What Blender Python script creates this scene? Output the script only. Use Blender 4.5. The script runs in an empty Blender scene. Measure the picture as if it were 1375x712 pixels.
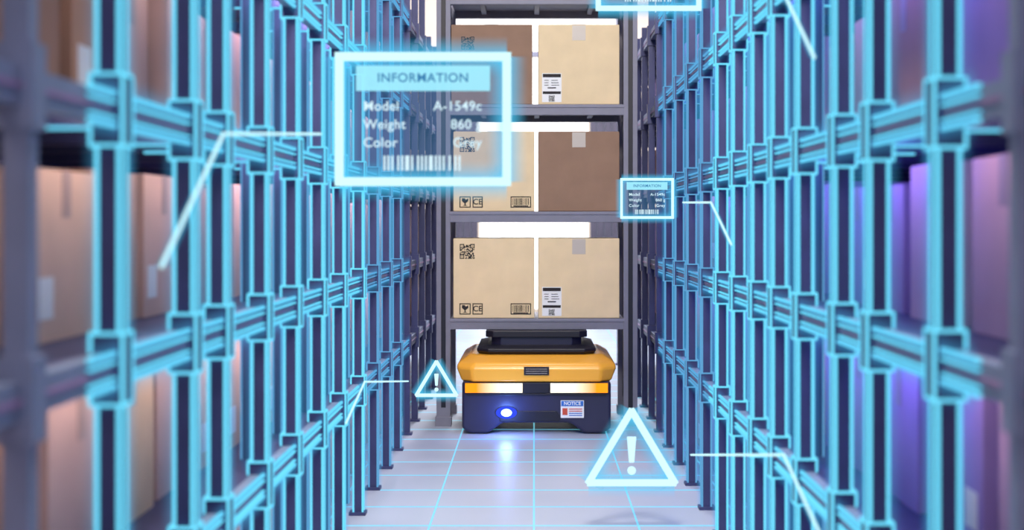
import bpy, math, random
from mathutils import Vector
random.seed(7)
S = bpy.context.scene
S.view_settings.view_transform = 'Standard'
S.view_settings.look = 'None'

def lin(c):
    return tuple(((v/255)/12.92 if v/255 <= .04045 else ((v/255+.055)/1.055)**2.4) for v in c)

# ---------------------------------------------------------------- materials
def mat(name, rgb, rough=.6, metal=0, noise=0.0, nscale=20, emis=None, estr=0, spec=.4):
    m = bpy.data.materials.new(name); m.use_nodes = True
    nt = m.node_tree; b = nt.nodes['Principled BSDF']
    c = lin(rgb)
    b.inputs['Base Color'].default_value = (*c, 1)
    b.inputs['Roughness'].default_value = rough
    b.inputs['Metallic'].default_value = metal
    b.inputs['Specular IOR Level'].default_value = spec
    if noise:
        tc = nt.nodes.new('ShaderNodeTexCoord'); n = nt.nodes.new('ShaderNodeTexNoise')
        n.inputs['Scale'].default_value = nscale; n.inputs['Detail'].default_value = 6
        r = nt.nodes.new('ShaderNodeValToRGB')
        r.color_ramp.elements[0].position = .3; r.color_ramp.elements[1].position = .7
        r.color_ramp.elements[0].color = (*[v*(1-noise) for v in c], 1)
        r.color_ramp.elements[1].color = (*[min(1, v*(1+noise)) for v in c], 1)
        nt.links.new(tc.outputs['Object'], n.inputs['Vector'])
        nt.links.new(n.outputs['Fac'], r.inputs['Fac'])
        nt.links.new(r.outputs['Color'], b.inputs['Base Color'])
    if emis:
        b.inputs['Emission Color'].default_value = (*lin(emis), 1)
        b.inputs['Emission Strength'].default_value = estr
    return m

def glow(name, rgb, s, sample=False):
    m = bpy.data.materials.new(name); m.use_nodes = True
    nt = m.node_tree; nt.nodes.clear()
    o = nt.nodes.new('ShaderNodeOutputMaterial'); e = nt.nodes.new('ShaderNodeEmission')
    e.inputs['Color'].default_value = (*lin(rgb), 1); e.inputs['Strength'].default_value = s
    nt.links.new(e.outputs[0], o.inputs[0])
    if not sample:
        m.cycles.emission_sampling = 'NONE'
    return m

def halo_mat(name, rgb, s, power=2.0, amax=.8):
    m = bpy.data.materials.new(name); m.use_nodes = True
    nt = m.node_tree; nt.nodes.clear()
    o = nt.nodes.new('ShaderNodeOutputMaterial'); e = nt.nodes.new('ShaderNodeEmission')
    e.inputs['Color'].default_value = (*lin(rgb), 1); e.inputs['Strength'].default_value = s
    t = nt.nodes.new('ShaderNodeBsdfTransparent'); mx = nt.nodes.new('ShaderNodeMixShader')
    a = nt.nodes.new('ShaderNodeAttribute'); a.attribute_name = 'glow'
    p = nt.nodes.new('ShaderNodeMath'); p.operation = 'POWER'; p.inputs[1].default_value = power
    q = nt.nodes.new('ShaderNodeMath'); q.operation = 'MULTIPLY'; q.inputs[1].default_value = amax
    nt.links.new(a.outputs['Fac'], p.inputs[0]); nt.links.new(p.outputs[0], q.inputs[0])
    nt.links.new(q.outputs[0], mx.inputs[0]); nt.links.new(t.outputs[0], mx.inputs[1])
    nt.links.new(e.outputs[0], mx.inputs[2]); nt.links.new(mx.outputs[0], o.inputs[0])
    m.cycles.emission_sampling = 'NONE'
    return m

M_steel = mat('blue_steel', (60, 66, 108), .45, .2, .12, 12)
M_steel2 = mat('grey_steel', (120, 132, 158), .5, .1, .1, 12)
M_red = mat('beam_stripe', (150, 118, 158), .5)
M_cy = glow('cyan_edge_light', (112, 222, 255), 1.15)
M_cyd = glow('cyan_edge_light_dim', (108, 180, 234), .82)
M_bloom = halo_mat('cyan_edge_bloom', (84, 190, 250), .95, 1.5, .55)
M_holo = glow('hologram_core', (205, 248, 255), 1.2)
M_holo_txt = glow('hologram_text', (215, 244, 255), 1.05)
M_holo_dark = glow('hologram_text_dark', (62, 132, 182), 1.0)
M_halo = halo_mat('hologram_halo', (80, 208, 255), 1.05, 1.4, .85)
M_pane = halo_mat('hologram_pane', (100, 165, 225), .65, 1.0, .32)
M_head = halo_mat('hologram_header', (160, 236, 255), 1.1, 1.0, .88)
M_card = mat('cardboard', (230, 206, 166), .8, 0, .05, 9)
M_card_shade = mat('cardboard_shaded', (146, 116, 96), .8, 0, .08, 9)  # shadow on two of the boxes painted as darker card
M_tape = mat('packing_tape', (190, 180, 170), .35)
M_ink = mat('print_ink', (38, 32, 34), .7)
M_paper = mat('label_paper', (235, 235, 235), .6)
M_frame = mat('shelf_frame', (124, 124, 140), .5, .1, .06, 15)
M_yel = mat('robot_yellow_paint', (250, 178, 62), .22, 0, .04, 4)
M_navy = mat('robot_dark_shell', (42, 42, 70), .35, 0, .08, 6)
M_blk = mat('robot_black_plastic', (26, 26, 40), .45)
M_rub = mat('wheel_rubber', (18, 18, 20), .8)
M_bluep = mat('notice_blue', (50, 110, 190), .5)
M_redp = mat('notice_red', (200, 80, 60), .5)

# ---------------------------------------------------------------- mesh builder
class MB:
    def __init__(s): s.v = []; s.f = []; s.mi = []; s.mats = []
    def m(s, mt):
        if mt not in s.mats: s.mats.append(mt)
        return s.mats.index(mt)
    def box(s, x0, x1, y0, y1, z0, z1, mt):
        if x0 > x1: x0, x1 = x1, x0
        n = len(s.v); k = s.m(mt)
        s.v += [(x0,y0,z0),(x1,y0,z0),(x1,y1,z0),(x0,y1,z0),(x0,y0,z1),(x1,y0,z1),(x1,y1,z1),(x0,y1,z1)]
        for f in [(0,3,2,1),(4,5,6,7),(0,1,5,4),(1,2,6,5),(2,3,7,6),(3,0,4,7)]:
            s.f.append(tuple(n+i for i in f)); s.mi.append(k)
    def edges(s, x0, x1, y0, y1, z0, z1, w, mt, vert_only=False):
        if x0 > x1: x0, x1 = x1, x0
        h = w/2
        for x in (x0, x1):
            for y in (y0, y1):
                s.box(x-h, x+h, y-h, y+h, z0, z1, mt)
        if vert_only: return
        for z in (z0, z1):
            for x in (x0, x1): s.box(x-h, x+h, y0, y1, z-h, z+h, mt)
            for y in (y0, y1): s.box(x0, x1, y-h, y+h, z-h, z+h, mt)
    def bar(s, a, b, r, mt):
        a = Vector(a); b = Vector(b); d = (b-a).normalized()
        u = d.cross(Vector((0, 1, 0)))
        if u.length < .05: u = d.cross(Vector((0, 0, 1)))
        u.normalize(); w = d.cross(u).normalized()
        n = len(s.v); k = s.m(mt); N = 8
        for p in (a-d*r*.4, b+d*r*.4):
            for i in range(N):
                t = 2*math.pi*i/N
                s.v.append(tuple(p+u*r*math.cos(t)+w*r*math.sin(t)))
        for i in range(N):
            j = (i+1) % N
            s.f.append((n+i, n+j, n+N+j, n+N+i)); s.mi.append(k)
        s.f.append(tuple(n+i for i in range(N))); s.mi.append(k)
        s.f.append(tuple(n+N+i for i in range(N))); s.mi.append(k)
    def prism(s, poly, y0, y1, mt):
        n = len(s.v); k = s.m(mt); L = len(poly)
        s.v += [(p[0], y0, p[1]) for p in poly] + [(p[0], y1, p[1]) for p in poly]
        s.f.append(tuple(n+i for i in range(L))); s.mi.append(k)
        s.f.append(tuple(n+L+i for i in reversed(range(L)))); s.mi.append(k)
        for i in range(L):
            j = (i+1) % L
            s.f.append((n+i, n+L+i, n+L+j, n+j)); s.mi.append(k)
    def loft(s, rings, mt):
        k = s.m(mt); n = len(s.v); L = len(rings[0])
        for r in rings: s.v += list(r)
        for a in range(len(rings)-1):
            for i in range(L):
                j = (i+1) % L
                s.f.append((n+a*L+i, n+a*L+j, n+(a+1)*L+j, n+(a+1)*L+i)); s.mi.append(k)
        s.f.append(tuple(n+i for i in reversed(range(L)))); s.mi.append(k)
        s.f.append(tuple(n+(len(rings)-1)*L+i for i in range(L))); s.mi.append(k)
    def obj(s, name, parent=None, loc=(0,0,0), bevel=0, attr=None, seg=2, smooth=False):
        me = bpy.data.meshes.new(name); me.from_pydata(s.v, [], s.f)
        for m_ in s.mats: me.materials.append(m_)
        me.polygons.foreach_set('material_index', s.mi)
        if attr is not None:
            a = me.attributes.new('glow', 'FLOAT', 'POINT'); a.data.foreach_set('value', attr)
        me.update()
        o = bpy.data.objects.new(name, me); S.collection.objects.link(o)
        o.location = loc
        if parent: o.parent = parent
        if bevel:
            b = o.modifiers.new('bevel', 'BEVEL'); b.width = bevel; b.segments = seg; b.limit_method = 'ANGLE'; b.angle_limit = math.radians(15)
            if smooth:
                b.harden_normals = True
                me.polygons.foreach_set('use_smooth', [True]*len(me.polygons))
        return o

def empty(name, loc=(0,0,0)):
    e = bpy.data.objects.new(name, None); e.empty_display_size = .1
    S.collection.objects.link(e); e.location = loc; return e

def text(name, body, size, loc, mt, parent, align='LEFT', bold=0.0, ext=.0008, sp=1.0):
    c = bpy.data.curves.new(name, 'FONT'); c.body = body; c.size = size
    c.align_x = align; c.align_y = 'CENTER'; c.extrude = ext; c.offset = bold
    c.space_character = sp
    c.materials.append(mt)
    o = bpy.data.objects.new(name, c); S.collection.objects.link(o)
    o.rotation_euler = (math.pi/2, 0, 0); o.location = loc
    if parent: o.parent = parent
    return o
def area(name, loc, rot, sx, sy, e, col):
    l = bpy.data.lights.new(name, 'AREA'); l.shape = 'RECTANGLE'; l.size = sx; l.size_y = sy
    l.energy = e; l.color = col
    o = bpy.data.objects.new(name, l); S.collection.objects.link(o); o.location = loc; o.rotation_euler = rot
    return o

# ---------------------------------------------------------------- room
YB = 17.2; HW = 1.75; CH = 5.0; Y0 = -1.5
def floor_mat():
    m = bpy.data.materials.new('floor_tiles'); m.use_nodes = True
    nt = m.node_tree; b = nt.nodes['Principled BSDF']; N = nt.nodes.new; L = nt.links.new
    tc = N('ShaderNodeTexCoord'); sp = N('ShaderNodeSeparateXYZ'); L(tc.outputs['Object'], sp.inputs[0])
    def line(sock, period, w):
        a = N('ShaderNodeMath'); a.operation = 'PINGPONG'; a.inputs[1].default_value = period/2; L(sock, a.inputs[0])
        c = N('ShaderNodeMath'); c.operation = 'LESS_THAN'; c.inputs[1].default_value = w/2; L(a.outputs[0], c.inputs[0])
        return c.outputs[0]
    lx = line(sp.outputs[0], .376, .007); ly = line(sp.outputs[1], .34, .019)
    mx = N('ShaderNodeMath'); mx.operation = 'MAXIMUM'; L(lx, mx.inputs[0]); L(ly, mx.inputs[1])
    n = N('ShaderNodeTexNoise'); n.inputs['Scale'].default_value = 1.3; L(tc.outputs['Object'], n.inputs['Vector'])
    r = N('ShaderNodeValToRGB'); r.color_ramp.elements[0].color = (*lin((154, 164, 182)), 1)
    r.color_ramp.elements[1].color = (*lin((180, 188, 202)), 1); L(n.outputs['Fac'], r.inputs['Fac'])
    mc = N('ShaderNodeMix'); mc.data_type = 'RGBA'; L(mx.outputs[0], mc.inputs[0]); L(r.outputs['Color'], mc.inputs[6])
    mc.inputs[7].default_value = (*lin((80, 145, 180)), 1)
    L(mc.outputs[2], b.inputs['Base Color'])
    b.inputs['Roughness'].default_value = .40
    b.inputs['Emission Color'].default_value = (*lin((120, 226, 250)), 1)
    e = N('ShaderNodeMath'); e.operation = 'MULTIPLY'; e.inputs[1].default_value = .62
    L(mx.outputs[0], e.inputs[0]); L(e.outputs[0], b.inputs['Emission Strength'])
    m.cycles.emission_sampling = 'NONE'
    return m
M_wall = mat('painted_wall', (196, 196, 204), .85, 0, .04, 3)
M_wallb = mat('painted_wall_end', (220, 204, 186), .85, 0, .04, 3)
def shell(name, b, mt):
    x = MB(); x.box(*b, mt); return x.obj(name)
shell('floor', (-HW, HW, Y0, YB, -.1, 0), floor_mat())
shell('ceiling', (-HW, HW, Y0, YB, CH, CH+.1), M_wall)
shell('wall_left', (-HW-.1, -HW, Y0, YB, 0, CH), M_wall)
shell('wall_right', (HW, HW+.1, Y0, YB, 0, CH), M_wall)
shell('wall_back', (-HW-.1, HW+.1, YB, YB+.1, 0, CH), M_wallb)
WP = glow('white_emitter', (255, 252, 248), 2.0, True)
w = MB()
w.box(-.66, .66, YB-.04, YB-.01, .05, 3.1, WP)  # glowing panel added to make the far end of the aisle white
M_slat = mat('dark_slat', (84, 80, 92), .5, .3, .1, 8)  # dark slats added beside the panel to narrow the white area
for x in (-1, 1):
    for k in range(6):
        w.box(x*(.68+k*.09), x*(.75+k*.09), YB-.09, YB, .3, 3.1, M_slat)
        w.box(x*(.75+k*.09), x*(.77+k*.09), YB-.05, YB, .3, 3.1, M_frame)
w.obj('end_glow_panel')
w = MB()
w.box(-.99, .99, YB-.04, YB-.01, 3.16, 3.9, WP)  # second glowing panel, added to show white above the top boxes
for z in (3.14, 3.93): w.box(-1.05, 1.05, YB-.07, YB, z-.03, z+.03, M_frame)
for x in (-1.02, 1.02): w.box(x-.03, x+.03, YB-.07, YB, 3.12, 3.96, M_frame)
w.obj('upper_glow_panel')

# ---------------------------------------------------------------- side racks
LEV = [.49, .89, 1.29, 1.725, 2.16, 2.6, 3.04]
TOP = 3.5; YCUT = 8.4; YEND = 11.4
XF = .64
def rack(side, near_ys, name):
    b = MB(); s = side
    GL0, GL1 = 2.05, 7.3
    ys = [-1.2, -.6, 0.0, .6, 1.2] + near_ys
    y = near_ys[-1]+.5
    while y < YEND:
        ys.append(y); y += .5
    ymin, ymax = ys[0], ys[-1]+.03
    hz = MB(); hat = []; hk = hz.m(M_bloom)
    for i, y in enumerate(ys):
        g = GL0 < y < GL1
        fade = M_cy if y < 5.4 else M_cyd
        gw = .0062 if y < 6 else .0052
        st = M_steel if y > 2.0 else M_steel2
        top = TOP if y < YCUT else 2.25
        rows = [(XF, 0, .034, .034), (XF+.70, 0, .04, .04)]
        if 3.3 < y < 8: rows.append((XF+.08, .21, .024, .024))
        if g:   # bloom of each lit upright, painted as a fading sheet behind it
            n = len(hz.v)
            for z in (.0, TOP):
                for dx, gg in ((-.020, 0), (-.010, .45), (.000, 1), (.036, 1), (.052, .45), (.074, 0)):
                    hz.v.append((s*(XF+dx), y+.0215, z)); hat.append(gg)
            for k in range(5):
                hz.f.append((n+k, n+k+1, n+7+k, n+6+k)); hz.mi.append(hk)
        for (xa, yo, wx, wy) in rows:
            x1 = xa+wx; yy = y+yo
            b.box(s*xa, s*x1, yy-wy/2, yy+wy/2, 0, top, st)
            if g and xa < 1: b.edges(s*xa, s*x1, yy-wy/2, yy+wy/2, 0, top, gw if xa == XF else gw*.7, fade if xa == XF else M_cyd, True)
        b.box(s*(XF-.012), s*(XF+.05), y-.03, y+.03, 0, .012, st)
        for z in LEV:
            if z > top: continue
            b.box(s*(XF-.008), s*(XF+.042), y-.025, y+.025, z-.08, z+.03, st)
            if g: b.edges(s*(XF-.008), s*(XF+.042), y-.025, y+.025, z-.08, z+.03, gw*.85, fade)
            b.box(s*(XF+.03), s*(XF+.72), y-.010, y+.010, z-.052, z-.025, st)
            if g: b.box(s*(XF+.04), s*(XF+.17), y-.013, y-.009, z-.055, z-.050, fade)
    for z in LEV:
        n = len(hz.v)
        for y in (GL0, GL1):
            for dz, gg in ((.035, 0), (.016, .4), (.0, .8), (-.014, .15), (-.036, .15), (-.05, .8), (-.066, .4), (-.085, 0)):  # bloom along the beam edges painted as a fading strip
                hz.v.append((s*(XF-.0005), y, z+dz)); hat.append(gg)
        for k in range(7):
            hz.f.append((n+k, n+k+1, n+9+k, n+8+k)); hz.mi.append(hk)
        ye = ymax if z < 2.25 else YCUT
        b.box(s*(XF+.008), s*(XF+.036), ymin, ye, z-.05, z, M_steel2)
        b.box(s*(XF+.70), s*(XF+.74), ymin, ye, z-.05, z, M_steel2)
        b.box(s*(XF+.005), s*(XF+.008), ymin, ye, z-.029, z-.022, M_red)
        b.box(s*(XF+.036), s*(XF+.74), ymin, ye, z-.012, z, M_steel)
        for (za, wd) in ((z, .007), (z-.05, .007), (z-.014, .0032), (z-.038, .0032)):
            b.box(s*(XF+.001), s*(XF+.009), GL0, 5.2, za-wd/2, za+wd/2, M_cy)
            b.box(s*(XF+.001), s*(XF+.009), 5.2, GL1, za-wd/3, za+wd/3, M_cyd)
        b.box(s*(XF+.1), s*(XF+.105), GL0, 5.2, z-.017, z-.012, M_cy)
        yy = GL0
        while yy < GL1:
            b.box(s*(XF+.036), s*(XF+.13), yy-.003, yy+.003, z-.016, z-.012, M_cy if yy < 5.2 else M_cyd)
            yy += .09
    o = b.obj(name)
    hz.obj('edge_bloom', o, attr=hat)
    near = (1, .76, .66) if s < 0 else (1, .68, .70)
    far = (.90, .62, .84) if s < 0 else (.34, .24, 1)
    cut = 3.3 if s < 0 else 2.6
    for z in LEV[:6]:
        for (ya, yb, col, en) in ((-1.0, cut, near, 1.1), (cut, 7.6, far, 2.4)):
            L = yb-ya; zz = z-.03
            l = area('shelf_fill_light', (s*(XF+.05), (ya+yb)/2, zz), (0, 0, 0), .02, L-.05, en*L, col)  # tinted fill added behind each beam to light the cartons, no fixture
            l.rotation_euler = (0, -s*math.radians(62), 0)
            l.parent = o
    return o
rack(-1, [1.81, 2.2, 2.67, 2.95, 3.4, 3.84, 4.3, 4.77, 5.3, 5.8, 6.3, 6.8, 7.3], 'storage_rack')
rack(1, [1.89, 2.26, 2.71, 3.02, 3.44, 3.8, 4.15, 4.55, 4.95, 5.4, 5.9, 6.4, 6.9], 'storage_rack')

pal = {-1: [(220,184,164),(186,142,116),(214,176,164),(164,122,102),(206,170,162),(220,186,158)],  # pink and violet light cast mixed into the carton colours
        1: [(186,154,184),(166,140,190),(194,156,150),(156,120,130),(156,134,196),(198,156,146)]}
def stock(side, name):
    b = MB(); s = side
    mats = [mat('carton_cast_tint', c, .8, 0, .06, 7) for c in pal[s]]
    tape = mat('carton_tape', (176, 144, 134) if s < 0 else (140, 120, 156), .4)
    for z in LEV[:-1] + [0.0]:
        y = -1.0 + random.random()*.1
        zb = z
        lim = YEND-.5 if 0 < z < 2 else YCUT-.6
        while y < lim:
            L = random.choice([.24, .30, .34, .40]); H = random.uniform(.285, .325)
            xo = random.uniform(0, .05)
            mt = random.choice(mats)
            x0 = XF+.145+xo; x1 = XF+.67
            b.box(s*x0, s*x1, y, y+L, zb+.0005, zb+H, mt)
            ym = y+L/2
            b.box(s*(x0-.001), s*(x0+.001), ym-.022, ym+.022, zb+H*.72, zb+H, tape)
            b.box(s*(x0-.001), s*x1, ym-.022, ym+.022, zb+H, zb+H+.001, tape)
            if random.random() < .4:
                b.box(s*(x0-.0015), s*x0, y+.03, y+.10, zb+.04, zb+.11, M_paper)
            y += L + random.choice([.015, .04, .06, .10])
    return b.obj(name)
stock(-1, 'cardboard_boxes')
stock(1, 'cardboard_boxes')

# ---------------------------------------------------------------- mobile shelf
RX = .016; RY = 7.6; RD = .55
ms = empty('mobile_shelf', (RX, RY, 0))
b = MB(); HWS = .54
SH = [.578, 1.154, 1.730, 2.325]; PT = 2.36
for x in (-1, 1):
    for y in (0, RD-.05):
        xa = x*HWS; xb = x*(HWS-.075)
        b.box(xa, xb, y, y+.05, .0, PT, M_frame)
        b.box(xa+x*.006, xb-x*.006, y-.006, y+.056, 0, .05, M_frame)
        b.box(x*(HWS-.05), x*(HWS-.025), y-.001, y+.001, .1, PT-.03, M_blk)
    for z in SH: b.box(x*(HWS-.055), x*(HWS-.02), .05, RD-.05, z-.06, z-.01, M_frame)
b.obj('posts', ms, bevel=.003)
b = MB()
for z in SH:
    for y in (.002, RD-.042):
        b.box(-HWS+.07, HWS-.07, y, y+.04, z-.058, z, M_frame)
        b.box(-HWS+.07, HWS-.07, y-.004, y, z-.018, z-.004, M_frame)
    b.box(-HWS+.07, HWS-.07, .042, RD-.042, z-.02, z-.002, M_frame)
    for x in (-.3, 0, .3): b.box(x-.015, x+.015, .042, RD-.042, z-.04, z-.02, M_frame)
b.obj('shelves', ms, bevel=.002)

def qr(b, x, z, s, y):
    rnd = random.Random(3); n = 17; c = s/n
    def fnd(i, j):
        for (oi, oj) in ((0, 0), (n-5, 0), (0, n-5)):
            if oi <= i < oi+5 and oj <= j < oj+5:
                a, d = i-oi, j-oj
                return (a in (0, 4) or d in (0, 4) or (a == 2 and d == 2))
        return None
    for i in range(n):
        for j in range(n):
            f = fnd(i, j)
            if f or (f is None and rnd.random() < .55):
                b.box(x+i*c, x+(i+1)*c, y-.001, y, z-(j+1)*c, z-j*c, M_ink)
def rect(b, x0, x1, z0, z1, t, y, mt):
    b.box(x0, x1, y-.001, y, z0, z0+t, mt); b.box(x0, x1, y-.001, y, z1-t, z1, mt)
    b.box(x0, x0+t, y-.001, y, z0, z1, mt); b.box(x1-t, x1, y-.001, y, z0, z1, mt)
def barcode(b, x0, x1, z0, z1, y, mt, seed=1):
    rnd = random.Random(seed); x = x0; u = (x1-x0)/40
    while x < x1-u:
        w_ = rnd.choice([1, 1, 2])*u; b.box(x, min(x1, x+w_), y-.001, y, z0, z1, mt); x += w_+rnd.choice([1, 1, 2])*u

BW, BH, BD = .437, .43, .47
def carton(cx, z, kind, mt):
    e = empty('cardboard_box', (RX+cx, RY+.022, z+.001))
    b = MB()
    b.box(-BW/2, BW/2, 0, BD, 0, BH, mt)
    b.obj('carton', e, bevel=.004)
    t = MB()
    if kind not in ('icons', 'qr'):
        t.box(-.036, .036, -.0012, .0, BH-.085, BH-.004, M_tape)
    t.box(-.036, .036, 0, BD, BH-.0002, BH+.001, M_tape)
    t.obj('tape', e)
    d = MB(); y = -.0003
    if kind == 'icons':
        qr(d, -BW/2+.035, BH-.03, .08, y)
        rect(d, -.185, -.125, .02, .08, .005, y, M_ink)
        d.prism([(-.172, .07), (-.172, .055), (-.158, .043), (-.158, .034), (-.168, .03), (-.142, .03), (-.152, .034), (-.152, .043), (-.138, .055), (-.138, .07), (-.15, .062), (-.157, .07)], y-.001, y, M_ink)
        rect(d, -.115, -.06, .02, .08, .005, y, M_ink)
        rect(d, .09, .20, .02, .08, .005, y, M_ink)
        barcode(d, .1, .19, .034, .07, y, M_ink)
        d.box(.105, .185, y-.001, y, .026, .031, M_ink)
        d.obj('printed_icons', e)
        text('ce_mark', 'CE', .042, (-.0875, -.0012, .05), M_ink, e, 'CENTER', .0006, .0004)
    elif kind == 'label':
        x0, x1, z0, z1 = -BW/2+.02, -BW/2+.125, .012, .168
        d.box(x0, x1, -.0012, -.0002, z0, z1, M_paper)
        yy = -.0013
        d.box(x0+.004, x1-.004, yy-.001, yy, z1-.022, z1-.004, M_ink)
        for i, zz in enumerate((.128, .115, .102)):
            d.box(x0+.012, x0+.035, yy-.001, yy, zz, zz+.003, M_ink); d.box(x0+.05, x1-.02+.004*i, yy-.001, yy, zz, zz+.003, M_ink)
        d.box(x0+.03, x1-.03, yy-.001, yy, .086, .092, M_ink)
        d.box(x0+.004, x1-.004, yy-.001, yy, .056, .07, M_ink)
        qr(d, x0+.036, .048, .032, yy)
        d.obj('shipping_label', e)
    elif kind == 'qr':
        qr(d, -BW/2+.055, BH-.065, .07, y); d.obj('printed_code', e)
XL, XR = -.232, .226
carton(XL, SH[0], 'icons', M_card); carton(XR, SH[0], 'label', M_card)
carton(XL, SH[1], 'icons', M_card); carton(XR, SH[1], 'none', M_card_shade)
carton(XL-.012, SH[2], 'qr', M_card_shade); carton(XR, SH[2], 'label', M_card)

# ---------------------------------------------------------------- robot
rb = empty('warehouse_robot', (.013, 7.3, 0))
RL = .95
b = MB()
prof = [(-.345,.004),(-.25,.004),(-.175,.058),(.175,.058),(.25,.004),(.345,.004),(.385,.03),(.385,.272),(-.385,.272),(-.385,.03)]
b.prism(prof, .012, RL-.02, M_navy)
b.obj('lower_shell', rb, bevel=.014, seg=3)
b = MB()
b.prism([(-.075,.268),(.075,.268),(.06,.215),(-.06,.215)], -.003, .02, M_blk)
b.prism([(-.36,.212),(.36,.212),(.36,.200),(-.36,.200)], .004, .02, M_blk)
b.prism([(-.17,.12),(.10,.12),(.12,.10),(.12,.068),(-.19,.068),(-.19,.10)], .006, .02, M_blk)
b.obj('front_panels', rb, bevel=.002)
def ring(hw, y0, y1, c, z):
    return [(-hw+c, y0, z), (hw-c, y0, z), (hw, y0+c, z), (hw, y1-c, z), (hw-c, y1, z), (-hw+c, y1, z), (-hw, y1-c, z), (-hw, y0+c, z)]
b = MB()
b.loft([ring(.388, -.002, RL, .06, .270), ring(.418, -.006, RL+.012, .08, .342), ring(.405, .015, RL, .085, .366), ring(.35, .12, RL-.08, .07, .400)], M_yel)
b.obj('top_cowl', rb, bevel=.022, seg=5, smooth=True)
b = MB()
b.loft([ring(.30, .15, .83, .06, .396), ring(.315, .13, .85, .06, .414), ring(.315, .13, .85, .06, .43), ring(.26, .18, .80, .05, .445)], M_blk)
b.loft([ring(.24, .22, .75, .05, .44), ring(.24, .22, .75, .05, .49)], M_navy)
b.loft([ring(.27, .20, .80, .04, .485), ring(.27, .20, .80, .04, .5195)], M_blk)
b.obj('lift_platform', rb, bevel=.004)
# headlight lens: orange at the outer end fading to white towards the centre
LW = bpy.data.materials.new('headlight_lens'); LW.use_nodes = True
nt = LW.node_tree; nt.nodes.clear()
_o = nt.nodes.new('ShaderNodeOutputMaterial'); _e = nt.nodes.new('ShaderNodeEmission'); _t = nt.nodes.new('ShaderNodeTexCoord')
_s = nt.nodes.new('ShaderNodeSeparateXYZ'); _a = nt.nodes.new('ShaderNodeMath'); _a.operation = 'ABSOLUTE'
_r = nt.nodes.new('ShaderNodeMapRange'); _r.inputs[1].default_value = .18; _r.inputs[2].default_value = .31
_c = nt.nodes.new('ShaderNodeValToRGB'); _c.color_ramp.elements[0].color = (*lin((255, 248, 228)), 1); _c.color_ramp.elements[1].color = (*lin((255, 150, 30)), 1)
nt.links.new(_t.outputs['Object'], _s.inputs[0]); nt.links.new(_s.outputs[0], _a.inputs[0]); nt.links.new(_a.outputs[0], _r.inputs[0])
nt.links.new(_r.outputs[0], _c.inputs[0]); nt.links.new(_c.outputs[0], _e.inputs[0]); _e.inputs[1].default_value = 1.5
nt.links.new(_e.outputs[0], _o.inputs[0])
b = MB()
for s in (-1, 1):
    b.box(s*.372, s*.07, .0, .02, .212, .268, M_blk)
    b.box(s*.368, s*.072, -.006, .002, .216, .265, LW)
b.obj('headlights', rb)
b = MB()
b.prism([(-.065,.350),(.065,.350),(.065,.308),(-.065,.308)], -.012, .02, M_blk)
for i in range(3):
    b.box(-.055, .055, -.0135, -.012, .316+i*.011, .318+i*.011, M_tape)
b.obj('name_plate', rb)
b = MB()
b.box(.125, .245, .008, .0135, .085, .175, M_paper)
b.box(.128, .242, .006, .008, .146, .172, M_bluep)
b.box(.134, .160, .006, .008, .10, .135, M_redp)
for i in range(4): b.box(.168, .236, .006, .008, .096+i*.011, .100+i*.011, M_redp if i > 1 else M_bluep)
b.obj('notice_sticker', rb)
text('notice_text', 'NOTICE', .024, (.185, .0055, .159), M_paper, rb, 'CENTER', .0004, .0004)
b = MB()
for x in (-.30, .30):
    for y in (.2, .75):
        n = len(b.v); N = 24; k = b.m(M_rub)
        for xx in (x-.03, x+.03):
            for i in range(N):
                t = 2*math.pi*i/N; b.v.append((xx, y+.055*math.cos(t), .056+.055*math.sin(t)))
        for i in range(N):
            j = (i+1) % N; b.f.append((n+i, n+j, n+N+j, n+N+i)); b.mi.append(k)
        b.f.append(tuple(n+i for i in range(N))); b.mi.append(k)
        b.f.append(tuple(n+N+i for i in range(N))); b.mi.append(k)
b.obj('wheels', rb)
bpy.ops.mesh.primitive_uv_sphere_add(segments=24, ring_count=12, radius=.02, location=(0,0,0))
o = bpy.context.object; o.name = 'status_lamp'; o.parent = rb; o.location = (-.155, .0, .112); o.scale = (1.4, .6, 1)
o.data.materials.append(glow('blue_led', (170, 205, 255), 4, True))
b = MB()
b.prism([(-.155+.055*math.cos(t*math.pi/12), .112+.032*math.sin(t*math.pi/12)) for t in range(24)], .002, .02, glow('blue_halo', (56, 80, 240), 1.1))  # glowing disc that paints the blue halo around the lamp
b.obj('status_lamp_halo', rb)
l = bpy.data.lights.new('status_lamp_light', 'POINT'); l.color = (.15, .3, 1); l.energy = 2.4; l.shadow_soft_size = .03
l.specular_factor = .2
lo = bpy.data.objects.new('status_lamp_light', l); S.collection.objects.link(lo); lo.parent = rb; lo.location = (-.155, -.08, .112)

# ---------------------------------------------------------------- holograms
def halo_ribbon(path, width, closed, name, parent, yoff=.004):
    b = MB(); at = []; k = b.m(M_halo); P = [Vector(p) for p in path]
    segs = [(P[i], P[(i+1) % len(P)]) for i in range(len(P) if closed else len(P)-1)]
    for a, c in segs:
        d = c-a; t = Vector((d.x, 0, d.z)); t.normalize(); n_ = Vector((-t.z, 0, t.x))
        offs = [(-1, 0), (-.5, .5), (0, 1), (.5, .5), (1, 0)]
        n = len(b.v)
        for p in (a, c):
            for o_, g in offs:
                q = p+n_*o_*width; b.v.append((q.x, q.y+yoff, q.z)); at.append(g)
        for i in range(4):
            b.f.append((n+i, n+i+1, n+6+i, n+5+i)); b.mi.append(k)
        yoff += .0004
    return b.obj(name, parent, attr=at)
def leader(pts, r, parent):
    org = parent.location
    P = [Vector(p)-org for p in pts]
    b = MB()
    for i in range(len(P)-1): b.bar(P[i], P[i+1], r, M_holo)
    b.obj('leader_line', parent)
    halo_ribbon(P, r*3.6, False, 'leader_glow', parent)

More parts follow.
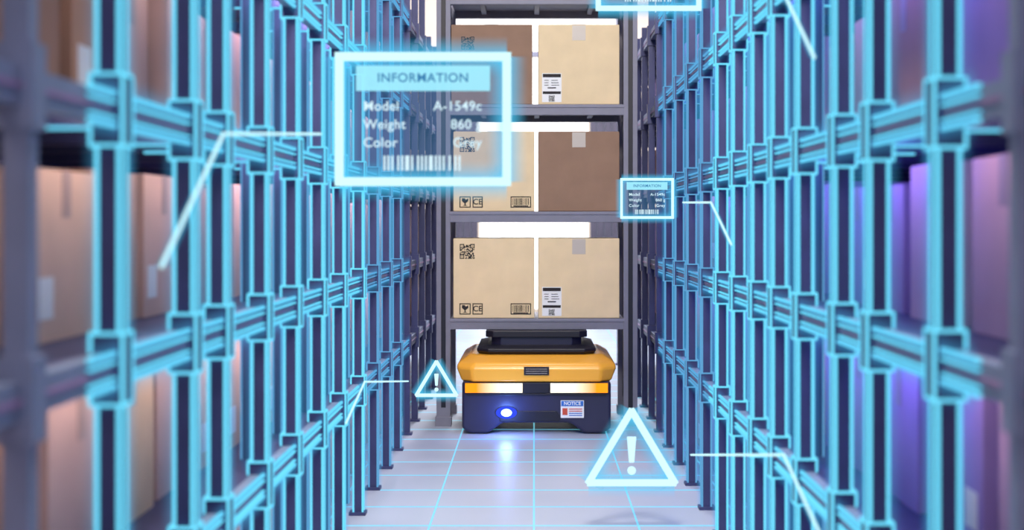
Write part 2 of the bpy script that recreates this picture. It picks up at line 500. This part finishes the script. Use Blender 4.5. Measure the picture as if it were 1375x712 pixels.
def plane_attr(x0, x1, z0, z1, y, mt, name, parent):
    b = MB(); k = b.m(mt); b.v += [(x0,y,z0),(x1,y,z0),(x1,y,z1),(x0,y,z1)]; b.f.append((0,1,2,3)); b.mi.append(k)
    return b.obj(name, parent, attr=[1,1,1,1])

def info_panel(loc, s, pts, r, fw=.0115):
    e = empty('hologram_info_panel', loc)
    W, H = .225*s, .168*s; f = fw*s
    b = MB()
    b.box(-W-f, W+f, -.004*s, .004*s, H-f, H+f, M_holo); b.box(-W-f, W+f, -.004*s, .004*s, -H-f, -H+f, M_holo)
    b.box(-W-f, -W+f, -.004*s, .004*s, -H, H, M_holo); b.box(W-f, W+f, -.004*s, .004*s, -H, H, M_holo)
    b.obj('frame', e)
    halo_ribbon([(-W,0,-H),(W,0,-H),(W,0,H),(-W,0,H)], .058*s, True, 'frame_glow', e)
    plane_attr(-W, W, -H, H, .008*s, M_pane, 'pane', e)
    plane_attr(-.18*s, .18*s, .076*s, .144*s, .002*s, M_head, 'header_bar', e)
    text('header_text', 'INFORMATION', .034*s, (0, -.003*s, .11*s), M_holo_dark, e, 'CENTER', .0005*s, .0008, 1.08)
    for i, (a, c) in enumerate((('Model', 'A-1549c'), ('Weight', '860 g'), ('Color', 'Grey'))):
        z = (.034-.049*i)*s
        text('row_label', a, .036*s, (-.16*s, -.002*s, z), M_holo_txt, e, 'LEFT', .0003*s, .0008, 1.06)
        text('row_value', c, .036*s, (.158*s, -.002*s, z), M_holo_txt, e, 'RIGHT', .0003*s, .0008, 1.06)
    b = MB(); barcode(b, -.106*s, .106*s, -.138*s, -.098*s, 0, M_holo_txt, 8); b.obj('barcode', e)
    leader(pts, r, e)
    return e
info_panel((-.298, 3.8, 1.37), 1.0, [(-.551,3.65,1.3205),(-.5838,2.66,1.258),(-.587,2.23,1.0219)], .0034)
info_panel((.405, 5.0, 1.983), .79, [(.560,4.57,1.956),(.585,3.56,1.763),(.586,2.96,1.4374)], .0034)
info_panel((.490, 6.13, 1.198), .492, [(.586,5.56,1.172),(.588,4.7,1.1593),(.588,4.22,1.0278)], .0034)

def warning(loc, w, h, r, pts, lr):
    e = empty('hologram_warning_sign', loc)
    T = [Vector((-w/2,0,0)), Vector((w/2,0,0)), Vector((0,0,h))]
    b = MB()
    for i in range(3): b.bar(T[i], T[(i+1)%3], r, M_holo)
    b.obj('triangle', e)
    halo_ribbon(T, r*4.5, True, 'triangle_glow', e)
    b = MB(); k = h
    b.prism([(-.065*k,.64*k),(.065*k,.64*k),(.035*k,.28*k),(-.035*k,.28*k)], -.004, .004, M_holo)
    b.prism([(.06*k*math.cos(t*math.pi/6), .17*k+.06*k*math.sin(t*math.pi/6)) for t in range(12)], -.004, .004, M_holo)
    b.obj('exclamation_mark', e, bevel=.002)
    leader(pts, lr, e)
warning((-.448, 6.5, .30), .185, .155, .008, [(-.5515,6.2,.398),(-.586,4.9,.5412),(-.588,4.43,.4651)], .0034)
warning((.345, 5.0, .173), .305, .255, .0125, [(.544,4.9,.288),(.586,3.32,.5466),(.588,2.93,.4547),(.588,2.84,.432)], .0034)

# ---------------------------------------------------------------- lights
M_lamp = glow('lamp_diffuser', (250, 250, 255), 2.0)
for i, y in enumerate((1.5, 4.7, 8.6, 11.6, 14.6)):
    e = empty('ceiling_lamp', (0, y, 4.9))
    b = MB(); b.box(-.35, .35, -1.0, 1.0, 0, .08, M_frame); b.box(-.32, .32, -.97, .97, -.01, .0, M_lamp)
    b.obj('housing', e)
    o = area('lamp_light', (0, 0, -.03), (0, 0, 0), .64, 1.9, (65, 80, 120, 240, 200)[i], (.94, .94, 1)); o.parent = e
o = area('warm_fill_light', (0, 2.6, 3.3), (math.radians(62), 0, 0), .9, .6, 140, (1, .89, .73))  # unseen warm fill added to brighten the carried boxes
o = area('front_fill_light', (0, -1.4, 1.7), (math.radians(90), 0, 0), 2.6, 2.6, 32, (.96, .88, 1))  # unseen fill light added behind the camera

wd = bpy.data.worlds.new('world'); S.world = wd; wd.use_nodes = True
wd.node_tree.nodes['Background'].inputs[0].default_value = (.66, .70, 1, 1)
wd.node_tree.nodes['Background'].inputs[1].default_value = .7

# ---------------------------------------------------------------- camera
c = bpy.data.cameras.new('camera'); co = bpy.data.objects.new('camera', c); S.collection.objects.link(co)
co.location = (0, 0, 1.09); co.rotation_euler = (math.pi/2, 0, 0)
c.sensor_width = 36; c.lens = 49.75; c.shift_x = -.02145; c.shift_y = -.0407
c.clip_start = .05
c.dof.use_dof = True; c.dof.focus_distance = 6.6; c.dof.aperture_fstop = 2.3
S.camera = co
